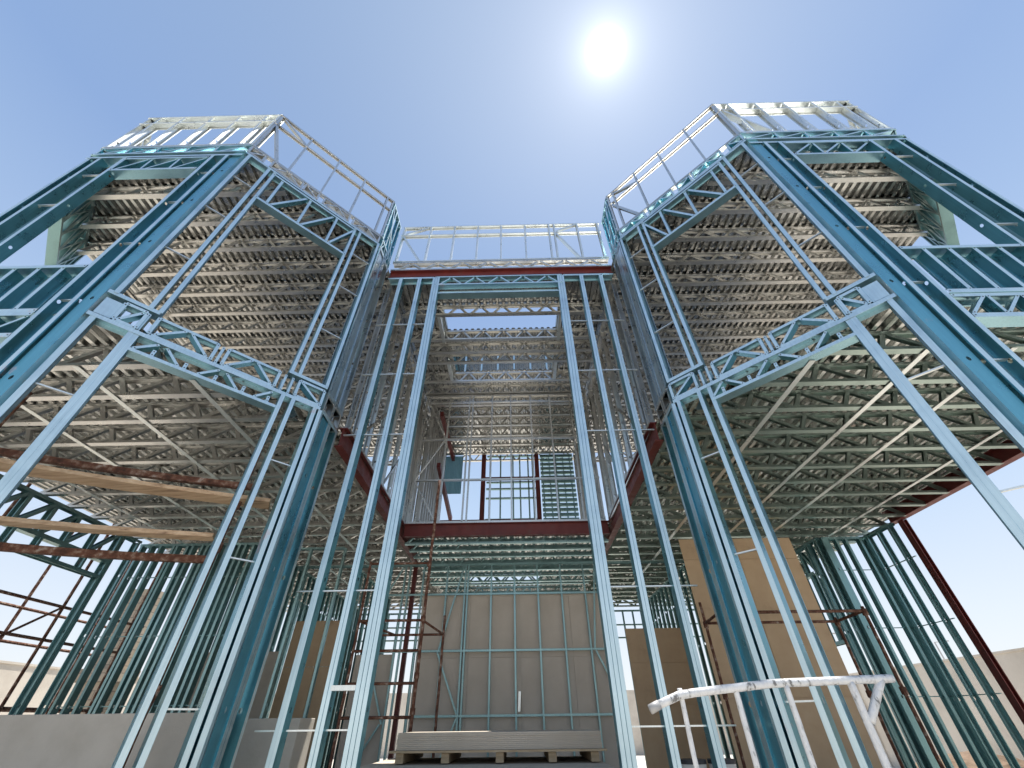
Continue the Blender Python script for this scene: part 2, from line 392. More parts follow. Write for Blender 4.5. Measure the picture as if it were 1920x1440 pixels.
    ft = MB(); ft.prof((m*2.52, 4.80, 5.45), (m*2.52, 4.80, 9.3), (0, 1, 0), (m*1, 0, 0), [(0, .05), (0, 0), (.17, 0), (.17, .05)], [z-5.45 for z in RODZ], 1); su.insert(1, ft); make_wall(tu, su, mat='silver')
    bx = MB(); boxed(F, bx, .03, .28, 5.12, 5.38, 'none', .03); boxed(F, bx, .33, .58, 5.12, 5.38, 'none', .03)
    make_wall(t, sl, [('floor_belt', bx, 'galv')])
    rg = MB(); boxed(F, rg, .03, .3, 9.385, 9.6, 'v', .025, .1); boxed(F, rg, .34, .6, 9.385, 9.6, 'v', .025, .1); rg.build('ring_truss', 'blue', house, .0022)
    pr = MB(); F.bar(pr, 0, 11.17, .64, 11.17, .04, .08, 0, -1); F.bar(pr, 0, 9.66, .64, 9.66, .035, .08, 0, 1)
    for a in (.03, .2, .42, .6): F.bar(pr, a, 9.67, a, 11.16, .035, .08, .004, holes=[9.9, 10.3])
    F.bar(pr, .06, 11.1, .38, 9.7, .035, .06, .004); F.bar(pr, .24, 10.4, .56, 9.7, .035, .06, .004)
    pr.build('parapet_frame', 'blue', house, .0022)
    # first-floor walls beside the void, above the red side beams
    F = Plane((m*2.40, 5.45), (0, 1), (-m*1, 0))
    t = MB(); F.track(t, 0, 4.0, 5.28, 1, w=.1, b=.04); F.track(t, 0, 4.0, 9.04, -1, w=.1, b=.04)
    sl = studs_at(F, [.05, .35, .95, 1.5, 1.56, 2.1, 2.65, 3.2, 3.26, 3.8, 3.95], 5.28, 9.0, b=.04, w=.1, holes=[5.5, 6.3, 7.5])
    ex = MB(); F.bar(ex, .4, 5.35, 1.45, 6.6, .05, .02, -.012, lip=0); F.bar(ex, 1.6, 8.9, .4, 7.6, .05, .02, -.012, lip=0); F.bar(ex, 2.1, 5.35, 3.2, 6.8, .05, .02, -.012, lip=0)
    make_wall(t, sl, [('cross_brace', ex, 'galv')], mat='galv')
    # red side beams
    rb = MB(); x = m*2.45
    rb.box((x-.065, 5.36, 5.20), (x+.065, 11.3, 5.216)); rb.box((x-.065, 5.36, 4.88), (x+.065, 11.3, 4.896)); rb.box((x-.005, 5.36, 4.896), (x+.005, 11.3, 5.20))
    rb.build('steel_beam', 'red', house)
    rp = MB()
    for yy in (11.4,):
        rp.box((x-.05, yy-.05, GZ), (x+.05, yy+.05, 4.87))
    rp.build('steel_post', 'red', house)

# ---------- entrance portal, y = 5.3
F = Plane((0, 5.3), (1, 0), (0, -1))
t = MB(); F.track(t, -2.44, 2.44, GZ, 1)
F.bar(t, -2.44, 9.05, -1.44, 9.05, .05, .16, 0, -1); F.bar(t, 1.36, 9.05, 2.44, 9.05, .05, .16, 0, -1)
sl = []
for a in (-1.435, -1.385, -1.335, 1.245, 1.295, 1.345): mb = MB(); F.stud(mb, a, GZ, 9.05, .044, .14, 1 if a < 0 else -1, holes=RODZ); sl.append(mb)
for a in (-2.175, -1.765, 1.72, 2.14):
    for k in (0, .042): mb = MB(); F.stud(mb, a+k, GZ, 9.05, .037, .14, 1 if k else -1, holes=RODZ); sl.append(mb)
hd = MB(); F.bar(hd, -1.41, 8.80, 1.33, 8.80, .035, .13, 0, 1); F.bar(hd, -1.41, 9.06, 1.33, 9.06, .03, .13, 0, -1)
F.bar(hd, -1.41, 8.55, 1.33, 8.55, .03, .16, .03, 1)
zigzag(F, hd, -1.32, 1.26, 8.81, 9.05, .49, .03, .04, .012)
F.bar(hd, -1.41, 8.66, 1.33, 8.66, .22, .02, .15, 1, lip=0)
make_wall(t, sl, [('header_truss', hd, 'blue')])
rods(F, [(-2.42, -2.2), (-2.1, -1.79), (-1.70, -1.46), (1.37, 1.70), (1.79, 2.12), (2.2, 2.42)], [7.62, 6.33, 5.08, 2.85, 1.56], d=.07)
mb = MB(); F.bar(mb, -1.72, 1.9, -1.46, 1.9, .045, .1, .0, 1, lip=0); mb.build('bracket', 'bright', house, .002)
rb = MB(); rb.box((-2.44, 5.30, 9.095), (2.44, 5.44, 9.11)); rb.box((-2.44, 5.30, 9.31), (2.44, 5.44, 9.325)); rb.box((-2.44, 5.365, 9.11), (2.44, 5.375, 9.31))
rb.build('steel_beam', 'red', house)
rg = MB(); F.bar(rg, -2.44, 9.36, 2.44, 9.36, .035, .13, 0, 1); F.bar(rg, -2.44, 9.63, 2.44, 9.63, .035, .13, 0, -1); zigzag(F, rg, -2.3, 2.3, 9.38, 9.62, .61, .03, .05, .012)
rg.build('ring_truss', 'galv', house, .0022)
pr = MB()
F.bar(pr, -2.44, 11.17, 2.44, 11.17, .035, .09, 0, -1); F.bar(pr, -2.44, 10.80, 2.44, 10.80, .03, .09, 0, -1); F.bar(pr, -2.44, 9.68, 2.44, 9.68, .035, .12, 0, 1)
for a in (-2.40, -1.74, -1.15, -.57, 0, .59, 1.18, 1.31, 1.88, 2.38): F.bar(pr, a, 9.69, a, 11.16, .035, .09, .004, holes=[9.9])
F.bar(pr, -2.38, 10.76, -1.85, 9.7, .045, .07, .006); F.bar(pr, -2.34, 10.85, -1.8, 11.14, .045, .05, .006)
F.bar(pr, 1.34, 10.76, 1.82, 9.7, .045, .07, .006); F.bar(pr, 1.35, 10.85, 1.85, 11.14, .045, .05, .006)
pr.build('parapet_frame', 'bright', house, .0022)

# ---------- trusses
def truss(x0, x1, y, z0, z1, pitch, mat, name, style='v', cw=.085, b=.042):
    if x1-x0 < .3: return
    pl = Plane((x0, y-cw/2), (1, 0), (0, -1)); L = x1-x0
    mb = MB()
    pl.bar(mb, 0, z0+b/2, L, z0+b/2, b, cw, 0, 1, lip=0)
    pl.bar(mb, 0, z1-b/2, L, z1-b/2, b, cw, 0, -1, lip=0)
    n = max(1, round(L/pitch)); st = L/n
    for i in range(n):
        x = i*st
        if style == 'v':
            pl.bar(mb, x+.03, z0+.03, x+st/2-.03, z1-.03, .036, .045, .02, 1, lip=0)
            pl.bar(mb, x+st/2+.03, z1-.03, x+st-.03, z0+.03, .036, .045, .02, -1, lip=0)
        else:
            k = .3 if style == 'n' else .7
            pl.bar(mb, x+.03, z0+.03, x+st*k-.02, z1-.03, .055, .045, .006, 1, lip=0)
            pl.bar(mb, x+st*k+.02, z1-.03, x+st-.02, z0+.03, .055, .045, .006, -1, lip=0)
    mb.build(name, mat, house, .002)

def inner_x(y): return 7.16-y+.1 if y < 4.65 else 2.53
def outer_x(y): return min(8.85 if y < 5.3 else 8.34, 7.1+(y-2.85)-.1)
RB, RT = 9.06, 9.39
k = 0; ys = []
y = 3.42
while y < 17: ys.append(y); y += .555
for y in ys:
    for m in (-1, 1):
        a, b = inner_x(y), outer_x(y)
        if m < 0: a, b = -b, -a
        if y < 13.6: truss(a, b, y, RB, RT, .62, 'galv', 'roof_truss')
        if y < 17: truss(a, b, y+.02, 4.83, 5.13, .66, 'sage' if m > 0 else 'galv', 'floor_truss', 'n' if m > 0 else 'w')
for y in [6.40, 7.22, 7.66, 8.06, 8.85, 9.42, 9.98, 10.55, 11.1, 11.7, 12.3, 12.9, 13.42]:
    truss(-2.38, 2.38, y, RB, RT, .55, 'galv', 'roof_truss')
for y in [9.72, 10.22, 10.72, 11.3, 11.9, 12.5, 13.1, 13.4, 14.8, 15.4, 16.0, 16.6]:
    truss(-2.38, 2.38, y, 4.83, 5.10, .52, 'teal', 'floor_truss')
# trimmer trusses at the two roof openings
for x in (-1.47, 1.34):
    for y0, y1 in ((6.45, 7.28), (8.11, 8.8)):
        pl = Plane((x, y0), (0, 1), (-1 if x > 0 else 1, 0)); mb = MB(); L = y1-y0
        pl.bar(mb, 0, RB+.02, L, RB+.02, .04, .08, 0, 1, lip=0); pl.bar(mb, 0, RT-.02, L, RT-.02, .04, .08, 0, -1, lip=0)
        zigzag(pl, mb, 0, L, RB+.03, RT-.03, .42)
        mb.build('trimmer_truss', 'bright', house, .002)

# ---------- corrugated decks
def deck(z, x0, x1, front, yend, holes, name, mat, pitch=.15, h=.05, cap=0.):
    mb = MB(); n = int((x1-x0)/pitch)
    pr = [(0, 0), (.055, 0), (.072, h), (.133, h)]
    xs = []
    for i in range(n+1):
        for dx, dz in pr: xs.append((x0+i*pitch+dx, z+dz))
    for (xa, za), (xb, zb) in zip(xs[:-1], xs[1:]):
        xm = (xa+xb)/2
        segs = [(None, None)]
        cuts = []
        for hx0, hx1, hy0, hy1 in holes:
            if hx0 < xm < hx1: cuts.append((hy0, hy1))
        fa, fb = front(xa), front(xb)
        if fa is None or fb is None: continue
        st = (fa, fb)
        for c0, c1 in sorted(cuts):
            mb.add([(xa, st[0], za), (xb, st[1], zb), (xb, c0, zb), (xa, c0, za)], [(0, 1, 2, 3)]) if c0 > max(st) else None
            st = (c1, c1)
        mb.add([(xa, st[0], za), (xb, st[1], zb), (xb, yend, zb), (xa, yend, za)], [(0, 1, 2, 3)])
    return mb.build(name, mat, house, .0015)
def front_roof(x):
    a = abs(x)
    if a <= 2.5: return 5.42
    if a < 4.36: return 7.16-a+.1
    if a <= 7.1: return 2.93
    if a <= 8.9: return 2.93+(a-7.1)
    return None
deck(9.40, -8.85, 8.85, front_roof, 13.5, [(-1.43, 1.31, 6.45, 7.18), (-1.43, 1.31, 8.11, 8.79)], 'roof_deck', 'deck')
deck(5.14, -8.85, 8.85, lambda x: (9.6 if abs(x) < 2.4 else front_roof(x)), 17.2, [(-1.3, 1.0, 13.4, 14.8)], 'floor_deck', 'deck')
# raised stair head seen through the rear opening
F = Plane((-1.8, 9.3), (1, 0), (0, -1)); mb = MB()
F.bar(mb, 0, 9.7, 3.6, 9.7, .05, .1, 0, 1); F.bar(mb, 0, 11.0, 3.6, 11.0, .05, .1, 0, -1)
for i in range(8): F.bar(mb, .05+.5*i, 9.7, .05+.5*i, 11.0, .05, .1, .003)
zigzag(F, mb, 0, 3.6, 10.6, 11.0, .5); mb.build('stair_head_frame', 'blue', house, .002)
for x in (-1.8, 1.8):
    F = Plane((x, 9.4), (0, 1), (-1 if x < 0 else 1, 0)); mb = MB()
    F.bar(mb, 0, 11.0, 4, 11.0, .05, .1, 0, -1)
    for i in range(8): F.bar(mb, .05+.5*i, 9.7, .05+.5*i, 11.0, .05, .1, .003)
    mb.build('stair_head_frame', 'blue', house, .002)
deck(11.05, -1.8, 1.8, lambda x: 9.3, 13.4, [], 'stair_head_deck', 'deck')

# ---------- flat straps under the first floor trusses
for m in (-1, 1):
    for x in ((3.75, 4.98, 5.95, 7.37) if m > 0 else (3.62, 4.80, 6.12, 7.35)):
        mb = MB(); y0 = max(3.4, 7.3-x) if x < 4.4 else 3.4
        if x > 7: y0 = 4.0
        mb.box((m*x-.035, y0, 4.815), (m*x+.035, 13.6, 4.8185)); mb.build('brace_strap', 'bright', house)

# ---------- back beam and first-floor grid wall
rb = MB(); rb.box((-2.38, 9.41, 5.20), (2.38, 9.53, 5.216)); rb.box((-2.38, 9.41, 4.92), (2.38, 9.53, 4.936)); rb.box((-2.38, 9.465, 4.936), (2.38, 9.475, 5.20)); rb.build('steel_beam', 'red', house)
F = Plane((0, 9.42), (1, 0), (0, -1))
t = MB(); F.bar(t, -2.34, 5.245, 2.34, 5.245, .045, .1, 0, 1, lip=0)
for z in (8.78, 7.53, 6.33): F.bar(t, -2.34, z, 2.34, z, .04, .06, .002, 1, lip=0)
F.bar(t, -2.34, 9.0, 2.34, 9.0, .04, .1, 0, -1, lip=0)
sl = studs_at(F, [-2.3, -1.62, -1.05, -.95, -.40, .13, .70, 1.25, 1.84, 2.3], 5.25, 9.0, b=.036, w=.08)
ex = MB()
for a0, z0, a1, z1 in ((-2.3, 6.36, -1.65, 7.5), (-2.3, 6.3, -1.7, 5.3), (-1.65, 7.55, -2.2, 8.75), (1.9, 7.5, 2.3, 6.3), (1.95, 5.3, 2.25, 6.3), (1.86, 7.55, 2.25, 8.7)): F.bar(ex, a0, z0, a1, z1, .036, .03, -.008, lip=0)
make_wall(t, sl, [('cross_brace', ex, 'galv')], mat='galv')
# first-floor rooms behind
for x, y0, y1, st in ((-2.12, 9.7, 12.6, .28), (2.3, 9.7, 13.3, .4), (-2.5, 9.7, 13.4, .4)):
    F = Plane((x, y0), (0, 1), (1 if x < 0 else -1, 0)); t = MB(); F.track(t, 0, y1-y0, 5.42, 1, w=.09, b=.04); F.track(t, 0, y1-y0, 9.0, -1, w=.09, b=.04)
    make_wall(t, studs_at(F, [.03+st*i for i in range(int((y1-y0)/st))], 5.42, 9.0, b=.04, w=.09), mat='galv')
for a_ in (-1.0, .92):
    rb = MB(); rb.box((a_, 13.2, 5.3), (a_+.15, 13.34, 9.3)); rb.build('steel_post', 'red', house)
for a_, b_ in (((-2.3, 13.22, 6.6), (-1.0, 13.32, 6.78)), ((-.85, 13.22, 6.6), (.92, 13.32, 6.78)), ((-.85, 13.22, 8.26), (.92, 13.32, 8.31))):
    rb = MB(); rb.box(a_, b_); rb.build('steel_beam', 'red', house)
rb = MB(); rb.beam((-2.0, 10.6, 7.4), (-1.95, 13.2, 6.8), .1, .16); rb.build('steel_beam', 'red', house)
rb = MB(); rb.beam((-2.0, 10.2, 8.93), (-2.0, 13.2, 8.93), .1, .16); rb.build('steel_beam', 'red', house)
F = Plane((-.82, 13.4), (1, 0), (0, -1)); t = MB()
for z in (9.25, 8.2, 7.95, 7.6, 6.85): F.bar(t, 0, z, 1.74, z, .05, .08, 0, 1, lip=0)
make_wall(t, studs_at(F, [.12, .5, .95, 1.2, 1.5, 1.66], 6.7, 9.3, b=.05, w=.08), mat='teal')
mb = MB()
for i in range(17):
    z = 6.35+i*.17; mb.prof((1.12, 13.2, z), (2.3, 13.2, z), (0, 1, 0), (0, 0, 1), [(0, .10), (0, 0), (.09, 0), (.09, .125)])
for i in range(5): mb.beam((1.2+.25*i, 13.34, 6.3), (1.2+.25*i, 13.34, 9.2), .04, .04, up=(0, 1, 0))
mb.build('deck_slats', 'teal', house, .002)  # slats standing in for the slotted underside of a far deck
mb = MB()
for i in range(14): mb.add([(-2.35+i*.05, 13.0, 7.6), (-2.35+i*.05+.025, 13.02, 7.6), (-2.35+i*.05+.025, 13.02, 9.05), (-2.35+i*.05, 13.0, 9.05), (-2.35+i*.05+.05, 13.0, 7.6), (-2.35+i*.05+.05, 13.0, 9.05)], [(0,1,2,3),(1,4,5,2)])
mb.build('corrugated_panel', 'bluesheet', house, .002)

# ---------- ground-floor partition with boards, y = 11.05
F = Plane((0, 11.05), (1, 0), (0, -1))
t = MB()
for z in (4.76,): F.bar(t, -8.2, z, 7.1, z, .05, .09, 0, -1, lip=0)
for z in (4.06, 2.88, 1.72): F.bar(t, -3.3, z, 2.42, z, .04, .03, -.01, 1, lip=0)
t2 = [-3.2, -2.62, -2.5, -2.15, -1.54, -1.08, -1.01, -.42, .16, .74, 1.32, 1.90, 2.35]
sl = studs_at(F, t2, GZ, 4.75, b=.036, w=.075)
ex = MB()
for a0, z0, a1, z1 in ((-1.60, 2.9, -1.12, 4.7), (-1.62, 2.85, -1.1, 1.75), (-1.1, 1.68, -1.4, 1.0), (-3.15, 2.7, -2.66, 1.6), (-2.7, 1.6, -3.3, .7), (1.98, 2.9, 2.2, 4.7), (2.0, 2.85, 2.45, 1.9), (2.35, 1.5, 2.25, .7), (-3.05, 4.0, -2.68, 4.7)): F.bar(ex, a0, z0, a1, z1, .036, .03, -.014, lip=0)
w = make_wall(t, sl, [('cross_brace', ex, 'teal')], mat='teal')
def boards(spans, y0_, z0, zs, mat, name='cladding_board', th=.012, gap=.006):
    for i_, (x0, x1) in enumerate(spans):
        a = z0
        for j_, z in enumerate(zs):
            y = y0_+.003*((i_+j_) % 2)
            mb = MB(); mb.box((x0+gap/2, y, a+gap/2), (x1-gap/2, y+th, z-gap/2)); mb.build(name, mat, house); a = z
def light_block(x0, x1, y, z0, z1, mat):  # added sheet behind the boards, blocks light leaking through their gaps
    mb = MB(); mb.box((x0+.01, y, z0), (x1-.01, y+.01, z1)); mb.build('light_block_sheet', mat, house)
light_block(-2.12, 2.30, 11.165, GZ, 4.05, 'board'); light_block(2.72, 4.15, 11.045, GZ, 3.26, 'brown'); light_block(3.88, 6.36, 9.405, GZ, 4.74, 'brown')
for x_, z0_, z1_ in ((.20, 1.78, 2.12),):
    mb = MB(); mb.prof((x_, 10.98, z0_), (x_+.02, 10.98, z1_), (1, 0, 0), (0, 1, 0), [(0, .05), (0, 0), (.05, 0), (.05, .05)]); mb.build('channel_offcut', 'bright', house, .002)
boards([(-2.12, -.92), (-.92, .28), (.28, 1.48), (1.48, 2.30)], 11.14, GZ, (2.75, 4.06), 'board')
boards([(-3.5, -2.66)], 11.14, GZ, (2.84,), 'board')
boards([(2.72, 4.15)], 11.02, GZ, (1.85, 2.6, 3.27), 'brown')
boards([(-5.0, -4.3), (-4.3, -3.75)], 10.9, GZ, (2.6, 3.5), 'brown')
boards([(-7.4, -6.2), (-6.2, -5.2)], 10.9, GZ, (2.9,), 'board')
# tall brown lining board behind the right bay
boards([(3.88, 5.10), (5.10, 6.36)], 9.38, GZ, (1.9, 3.1, 4.3, 4.745), 'brown')

# ---------- ground-floor rear and side walls
def simple_wall(P, t_, o_, L, z0, z1, st, mat, skip=(), w=.09, rails=()):
    F = Plane(P, t_, o_); t = MB(); F.track(t, 0, L, z0, 1, w=w, b=.04); F.track(t, 0, L, z1, -1, w=w, b=.045)
    for z in rails: F.bar(t, 0, z, L, z, .04, w, 0, 1, lip=0)
    lst = [a for a in [.03+st*i for i in range(int(L/st)+1)] if not any(p < a < q for p, q in skip)]
    return make_wall(t, studs_at(F, lst, z0, z1, b=.045, w=w, holes=[1.9, 3.0, 4.1]), mat=mat)
simple_wall((-8.2, 17.0), (1, 0), (0, -1), 16.4, GZ, 4.75, .36, 'teal', [(5.2, 6.0), (9.2, 10.2)], rails=(3.9, 4.3))
simple_wall((-8.2, 13.4), (1, 0), (0, -1), 5.4, 5.4, 9.0, .45, 'galv', [(1.5, 3.2)])
simple_wall((2.6, 13.4), (1, 0), (0, -1), 5.6, 5.4, 9.0, .45, 'galv', [(2.2, 4.2)])
simple_wall((-5.4, 9.5), (0, 1), (1, 0), 6.6, GZ, 4.75, .3, 'teal')
simple_wall((-5.35, 9.6), (1, 0), (0, -1), 1.6, GZ, 4.75, .4, 'teal')
simple_wall((-7.0, 9.55), (0, 1), (1, 0), 6.6, GZ, 4.75, .45, 'teal')
simple_wall((4.6, 11.4), (0, 1), (-1, 0), 5.2, GZ, 4.75, .4, 'teal')
simple_wall((-3.9, 11.2), (0, 1), (1, 0), 3.4, GZ, 4.75, .42, 'teal')
simple_wall((-5.3, 9.6), (0, 1), (1, 0), 3.7, 5.42, 9.0, .5, 'galv')
simple_wall((5.3, 9.6), (0, 1), (-1, 0), 3.7, 5.42, 9.0, .5, 'galv')
simple_wall((-8.2, 10.2), (1, 0), (0, -1), 5.6, 5.42, 9.0, .55, 'galv', [(2.2, 3.4)])
simple_wall((2.6, 10.2), (1, 0), (0, -1), 5.6, 5.42, 9.0, .55, 'galv', [(2.2, 3.4)])
# right: stepped outer wall, header truss and window
F = Plane((7.22, 9.55), (1, 0), (0, -1)); t = MB(); F.track(t, 0, 1.1, 4.78, -1, w=.15); F.track(t, 0, 1.1, GZ, 1, w=.15)
make_wall(t, studs_at(F, [.03, .30, .52, .84, .98], GZ, 4.77, b=.05, w=.12, holes=[1.85, 3.0, 4.1]), mat='teal')
F = Plane((8.30, 8.75), (0, 1), (1, 0)); t = MB(); F.track(t, 0, .8, 4.78, -1, w=.15); F.track(t, 0, .8, GZ, 1, w=.15)
make_wall(t, studs_at(F, [.08, .42, .75], GZ, 4.77, b=.05, w=.12, holes=[1.85, 3.0, 4.1]), mat='teal')
F = Plane((7.22, 9.6), (0, 1), (1, 0)); t = MB(); F.track(t, 0, 4.4, 4.78, -1, w=.14); F.bar(t, .55, 4.2, 2.0, 4.2, .06, .14, 0, 1); F.bar(t, .55, 2.85, 2.0, 2.85, .06, .14, 0, -1)
hd = MB(); nweb(F, hd, .5, 1.95, 4.23, 4.75, 4, .04, .1)
inf = [MB() for _ in range(4)]
for i, mb in enumerate(inf): F.stud(mb, .75+.33*i, 2.87, 4.2, .05, .12)
make_wall(t, studs_at(F, [.03, .12, .40, .50, 2.05, 2.15, 2.6, 3.2, 3.8], GZ, 4.77, b=.05, w=.13, holes=[1.85, 3.0, 4.1])+inf, [('header_truss', hd, 'teal')], mat='teal')
rods(Plane((7.22, 9.55), (1, 0), (0, -1)), [(0, 1.05)], [4.1, 3.0, 1.9], 'teal'); rods(Plane((8.30, 8.75), (0, 1), (1, 0)), [(-.1, .8)], [4.1, 3.0, 1.9], 'teal')
rb = MB(); rb.box((8.30, 3.4, 4.83), (8.46, 8.9, 4.85)); rb.box((8.30, 3.4, 5.07), (8.46, 8.9, 5.09)); rb.box((8.37, 3.4, 4.85), (8.385, 8.9, 5.07)); rb.build('steel_beam', 'red', house)
rb = MB(); rb.box((8.36, 8.58, GZ), (8.375, 8.72, 4.82)); rb.box((8.44, 8.58, GZ), (8.455, 8.72, 4.82)); rb.box((8.375, 8.64, GZ), (8.44, 8.655, 4.82)); rb.build('steel_post', 'red', house)
cp = MB(); cp.prof((7.15, 9.50, GZ), (7.15, 9.50, 4.78), (1, 0, 0), (0, 1, 0), [(0, .05), (0, 0), (.15, 0), (.15, .05)], [1.6, 2.7, 3.8], 1); cp.build('corner_stud', 'teal', house, .0022)
# left: header truss wall and close studs
F = Plane((-8.35, 3.9), (0, 1), (-1, 0)); t = MB(); F.track(t, 0, 5.3, 4.80, -1, w=.15); F.bar(t, 0, 4.25, 4.75, 4.25, .07, .15, 0, 1); F.bar(t, 0, 3.95, 4.75, 3.95, .06, .15, 0, -1)
hd = MB(); nweb(F, hd, .1, 4.75, 4.28, 4.78, 9, .07, .12)
cr = [MB() for _ in range(9)]
for i, mb in enumerate(cr): F.stud(mb, .3+.5*i, 3.97, 4.25, .05, .13)
make_wall(t, studs_at(F, [4.78, 4.84, 5.25], GZ, 4.79, b=.05, w=.14, holes=[1.9, 3.0, 4.1])+cr, [('header_truss', hd, 'teal')], mat='teal')
F = Plane((-8.3, 9.3), (1, 0), (0, -1)); t = MB(); F.track(t, 0, 2.9, 4.78, -1, w=.15); F.track(t, 0, 2.9, GZ, 1, w=.15)
make_wall(t, studs_at(F, [.05, .27, .48, .78, .86, 1.10, 1.22, 1.44, 1.56, 1.72, 1.86, 2.0, 2.14, 2.28, 2.42, 2.6, 2.85], GZ, 4.77, b=.05, w=.14, holes=[1.9, 3.0, 4.1]), mat='teal')
rods(F, [(0, 2.9)], [4.1, 3.0, 1.9], 'teal')

# concrete slab of the house
mb = MB(); mb.box((-9.0, 2.6, -.05), (9.0, 17.3, GZ-.03)); mb.build('floor_slab', 'conc', house)

# ------------------------------------------------------------------ ground and surroundings
mb = MB(); mb.add([(-400, -400, 0), (400, -400, 0), (400, 400, 0), (-400, 400, 0)], [(0,1,2,3)]); mb.build('ground', 'sand', kind='structure')
mb = MB(); mb.box((16.0, -8, -.1), (16.25, 34, 3.2)); mb.box((15.97, -8, 3.2), (16.28, 34, 3.26)); [mb.box((15.9, y_, -.1), (16.0, y_+.35, 3.2)) for y_ in range(-6, 34, 5)]; mb.build('boundary_wall', 'wall', label='long pale boundary wall beyond the dark red post on the right', cat='wall')
mb = MB(); mb.box((-16.25, -8, -.1), (-16, 34, 3.2)); mb.box((-16.28, -8, 3.2), (-15.97, 34, 3.26)); [mb.box((-16.0, y_, -.1), (-15.9, y_+.35, 3.2)) for y_ in range(-6, 34, 5)]; mb.build('boundary_wall', 'wall', label='pale boundary wall beyond the close teal studs on the left', cat='wall')
mb = MB(); mb.box((-16, 34, -.1), (16, 34.25, 3.2)); mb.build('boundary_wall', 'wall', label='far rear boundary wall glimpsed between ground floor studs', cat='wall')
# block pier with scaffold behind left
mb = MB(); mb.box((-12.2, 14.0, 0), (-11.35, 14.6, 5.0)); mb.box((-12.5, 13.9, 2.6), (-11.1, 14.7, 2.9)); mb.build('block_pier', 'brick', label='sandy blockwork pier of the neighbouring building seen through left studs', cat='wall')

# low concrete wall inside left bay
mb = MB(); mb.box((-9.5, 4.95, 0), (-2.62, 5.12, 1.705)); mb.build('low_wall', 'conc', label='low grey concrete wall standing inside the left bay', cat='wall', bevel=.004)
mb = MB(); mb.box((-3.2, 6.3, 0), (-2.38, 6.75, 1.67)); mb.build('concrete_block', 'conc', label='pale concrete block right of the low grey wall', cat='block', bevel=.006)

# board stack on pallet
st = empty('board_stack', (-.03, 6.9, 1.36), 'stack of pale cement boards lying on a timber pallet in the entrance', 'board stack')
for i in range(9):
    mb = MB(); dx = random.uniform(-.006, .006); dy = random.uniform(-.005, .005)
    z = 1.366+i*.0172
    mb.box((-1.18+dx, 6.30+dy, z), (1.20+dx, 7.5+dy, z+.0158)); mb.build('board', 'sheet', st)
pal = empty('pallet', (-.03, 6.9, 1.24), 'timber pallet between the two stacks of pale boards', 'pallet')
mb = MB(); mb.box((-1.24, 6.22, 1.345), (1.24, 6.36, 1.364)); mb.box((-1.24, 6.6, 1.345), (1.24, 6.75, 1.364)); mb.box((-1.24, 7.3, 1.345), (1.24, 7.45, 1.364)); mb.build('deck_board', 'pine', pal)
for x in (-1.12, -.6, .02, .62, 1.1):
    mb = MB(); mb.box((x-.045, 6.25, 1.255), (x+.045, 7.5, 1.343)); mb.build('bearer', 'pine', pal, bevel=.004)
st2 = empty('board_stack', (-.03, 6.6, .3), 'lower stack of pale boards carrying the timber pallet', 'board stack')
for i in range(6):
    mb = MB(); x0 = -1.5+random.uniform(-.02, .02); mb.box((x0, 5.6, .3+i*.158), (x0+2.72, 7.5, .3+i*.158+.155)); mb.build('board', 'sheet', st2, bevel=.003)

# buckets on a short stack at right
mb = MB(); mb.box((1.75, 5.75, GZ), (2.75, 6.6, .98)); mb.build('board_stack', 'sheet', label='short stack of boards under the buckets on the right', cat='board stack')
for x, lab in ((2.13, 'white plastic bucket with dark lid, left of the two behind the portal studs'), (2.45, 'white plastic bucket with dark lid, right of the two behind the portal studs')):
    b = empty('bucket', (x, 6.1, .98), lab, 'bucket', 'buckets on the short board stack')
    mb = MB(); mb.pipe([(x, 6.1, .98), (x, 6.1, 1.24)], [.12, .14], 20); mb.build('pail', 'plast', b, smooth=False)
    mb = MB(); mb.pipe([(x, 6.1, 1.24), (x, 6.1, 1.275)], .147, 20); mb.build('lid', 'dark', b)
    mb = MB(); mb.pipe([(x, 6.1, 1.13), (x, 6.1, 1.15)], .139, 20); mb.build('rim_band', 'dark', b)

# white pipe guard rail in the foreground
g = empty('guard_rail', (1.4, 2.35, 0), 'white painted pipe rail with flaking paint in the foreground on the right', 'railing')
def rag(p, q, n=14, a=.0006): 
    p, q = V(p), V(q); return [p.lerp(q, i/n)+V((random.uniform(-a, a) for _ in range(3))) for i in range(n+1)]
mb = MB(); mb.pipe(rag((.90, 2.35, 1.657), (1.0, 2.35, 1.690), 3)+rag((1.03, 2.35, 1.695), (1.43, 2.36, 1.728), 10)[1:]+rag((1.45, 2.36, 1.729), (2.0, 2.36, 1.742), 12)[1:], .0165, 16); mb.build('top_rail', 'white', g, smooth=True)
mb = MB(); mb.pipe([(.855, 2.35, 1.64), (.90, 2.35, 1.657)], .0185, 12); mb.build('pipe_end', 'tube', g, smooth=True)
for xt, xb, r in ((1.01, 1.0, .0105), (1.265, 1.24, .012), (1.50, 1.48, .0125), (1.80, 1.80, .016)):
    mb = MB(); mb.pipe(rag((xt, 2.36, 1.715+.02*(xt-1)), (xb, 2.36, .05), 60), r, 14); mb.build('post', 'white', g, smooth=True)
mb = MB(); mb.pipe(rag((1.945, 2.36, 1.738), (1.81, 2.36, 1.585), 5), .017, 12); mb.build('brace', 'white', g, smooth=True)
mb = MB(); mb.pipe(rag((1.0, 2.36, .4), (1.80, 2.36, .42), 10), .014, 12); mb.build('lower_rail', 'white', g, smooth=True)

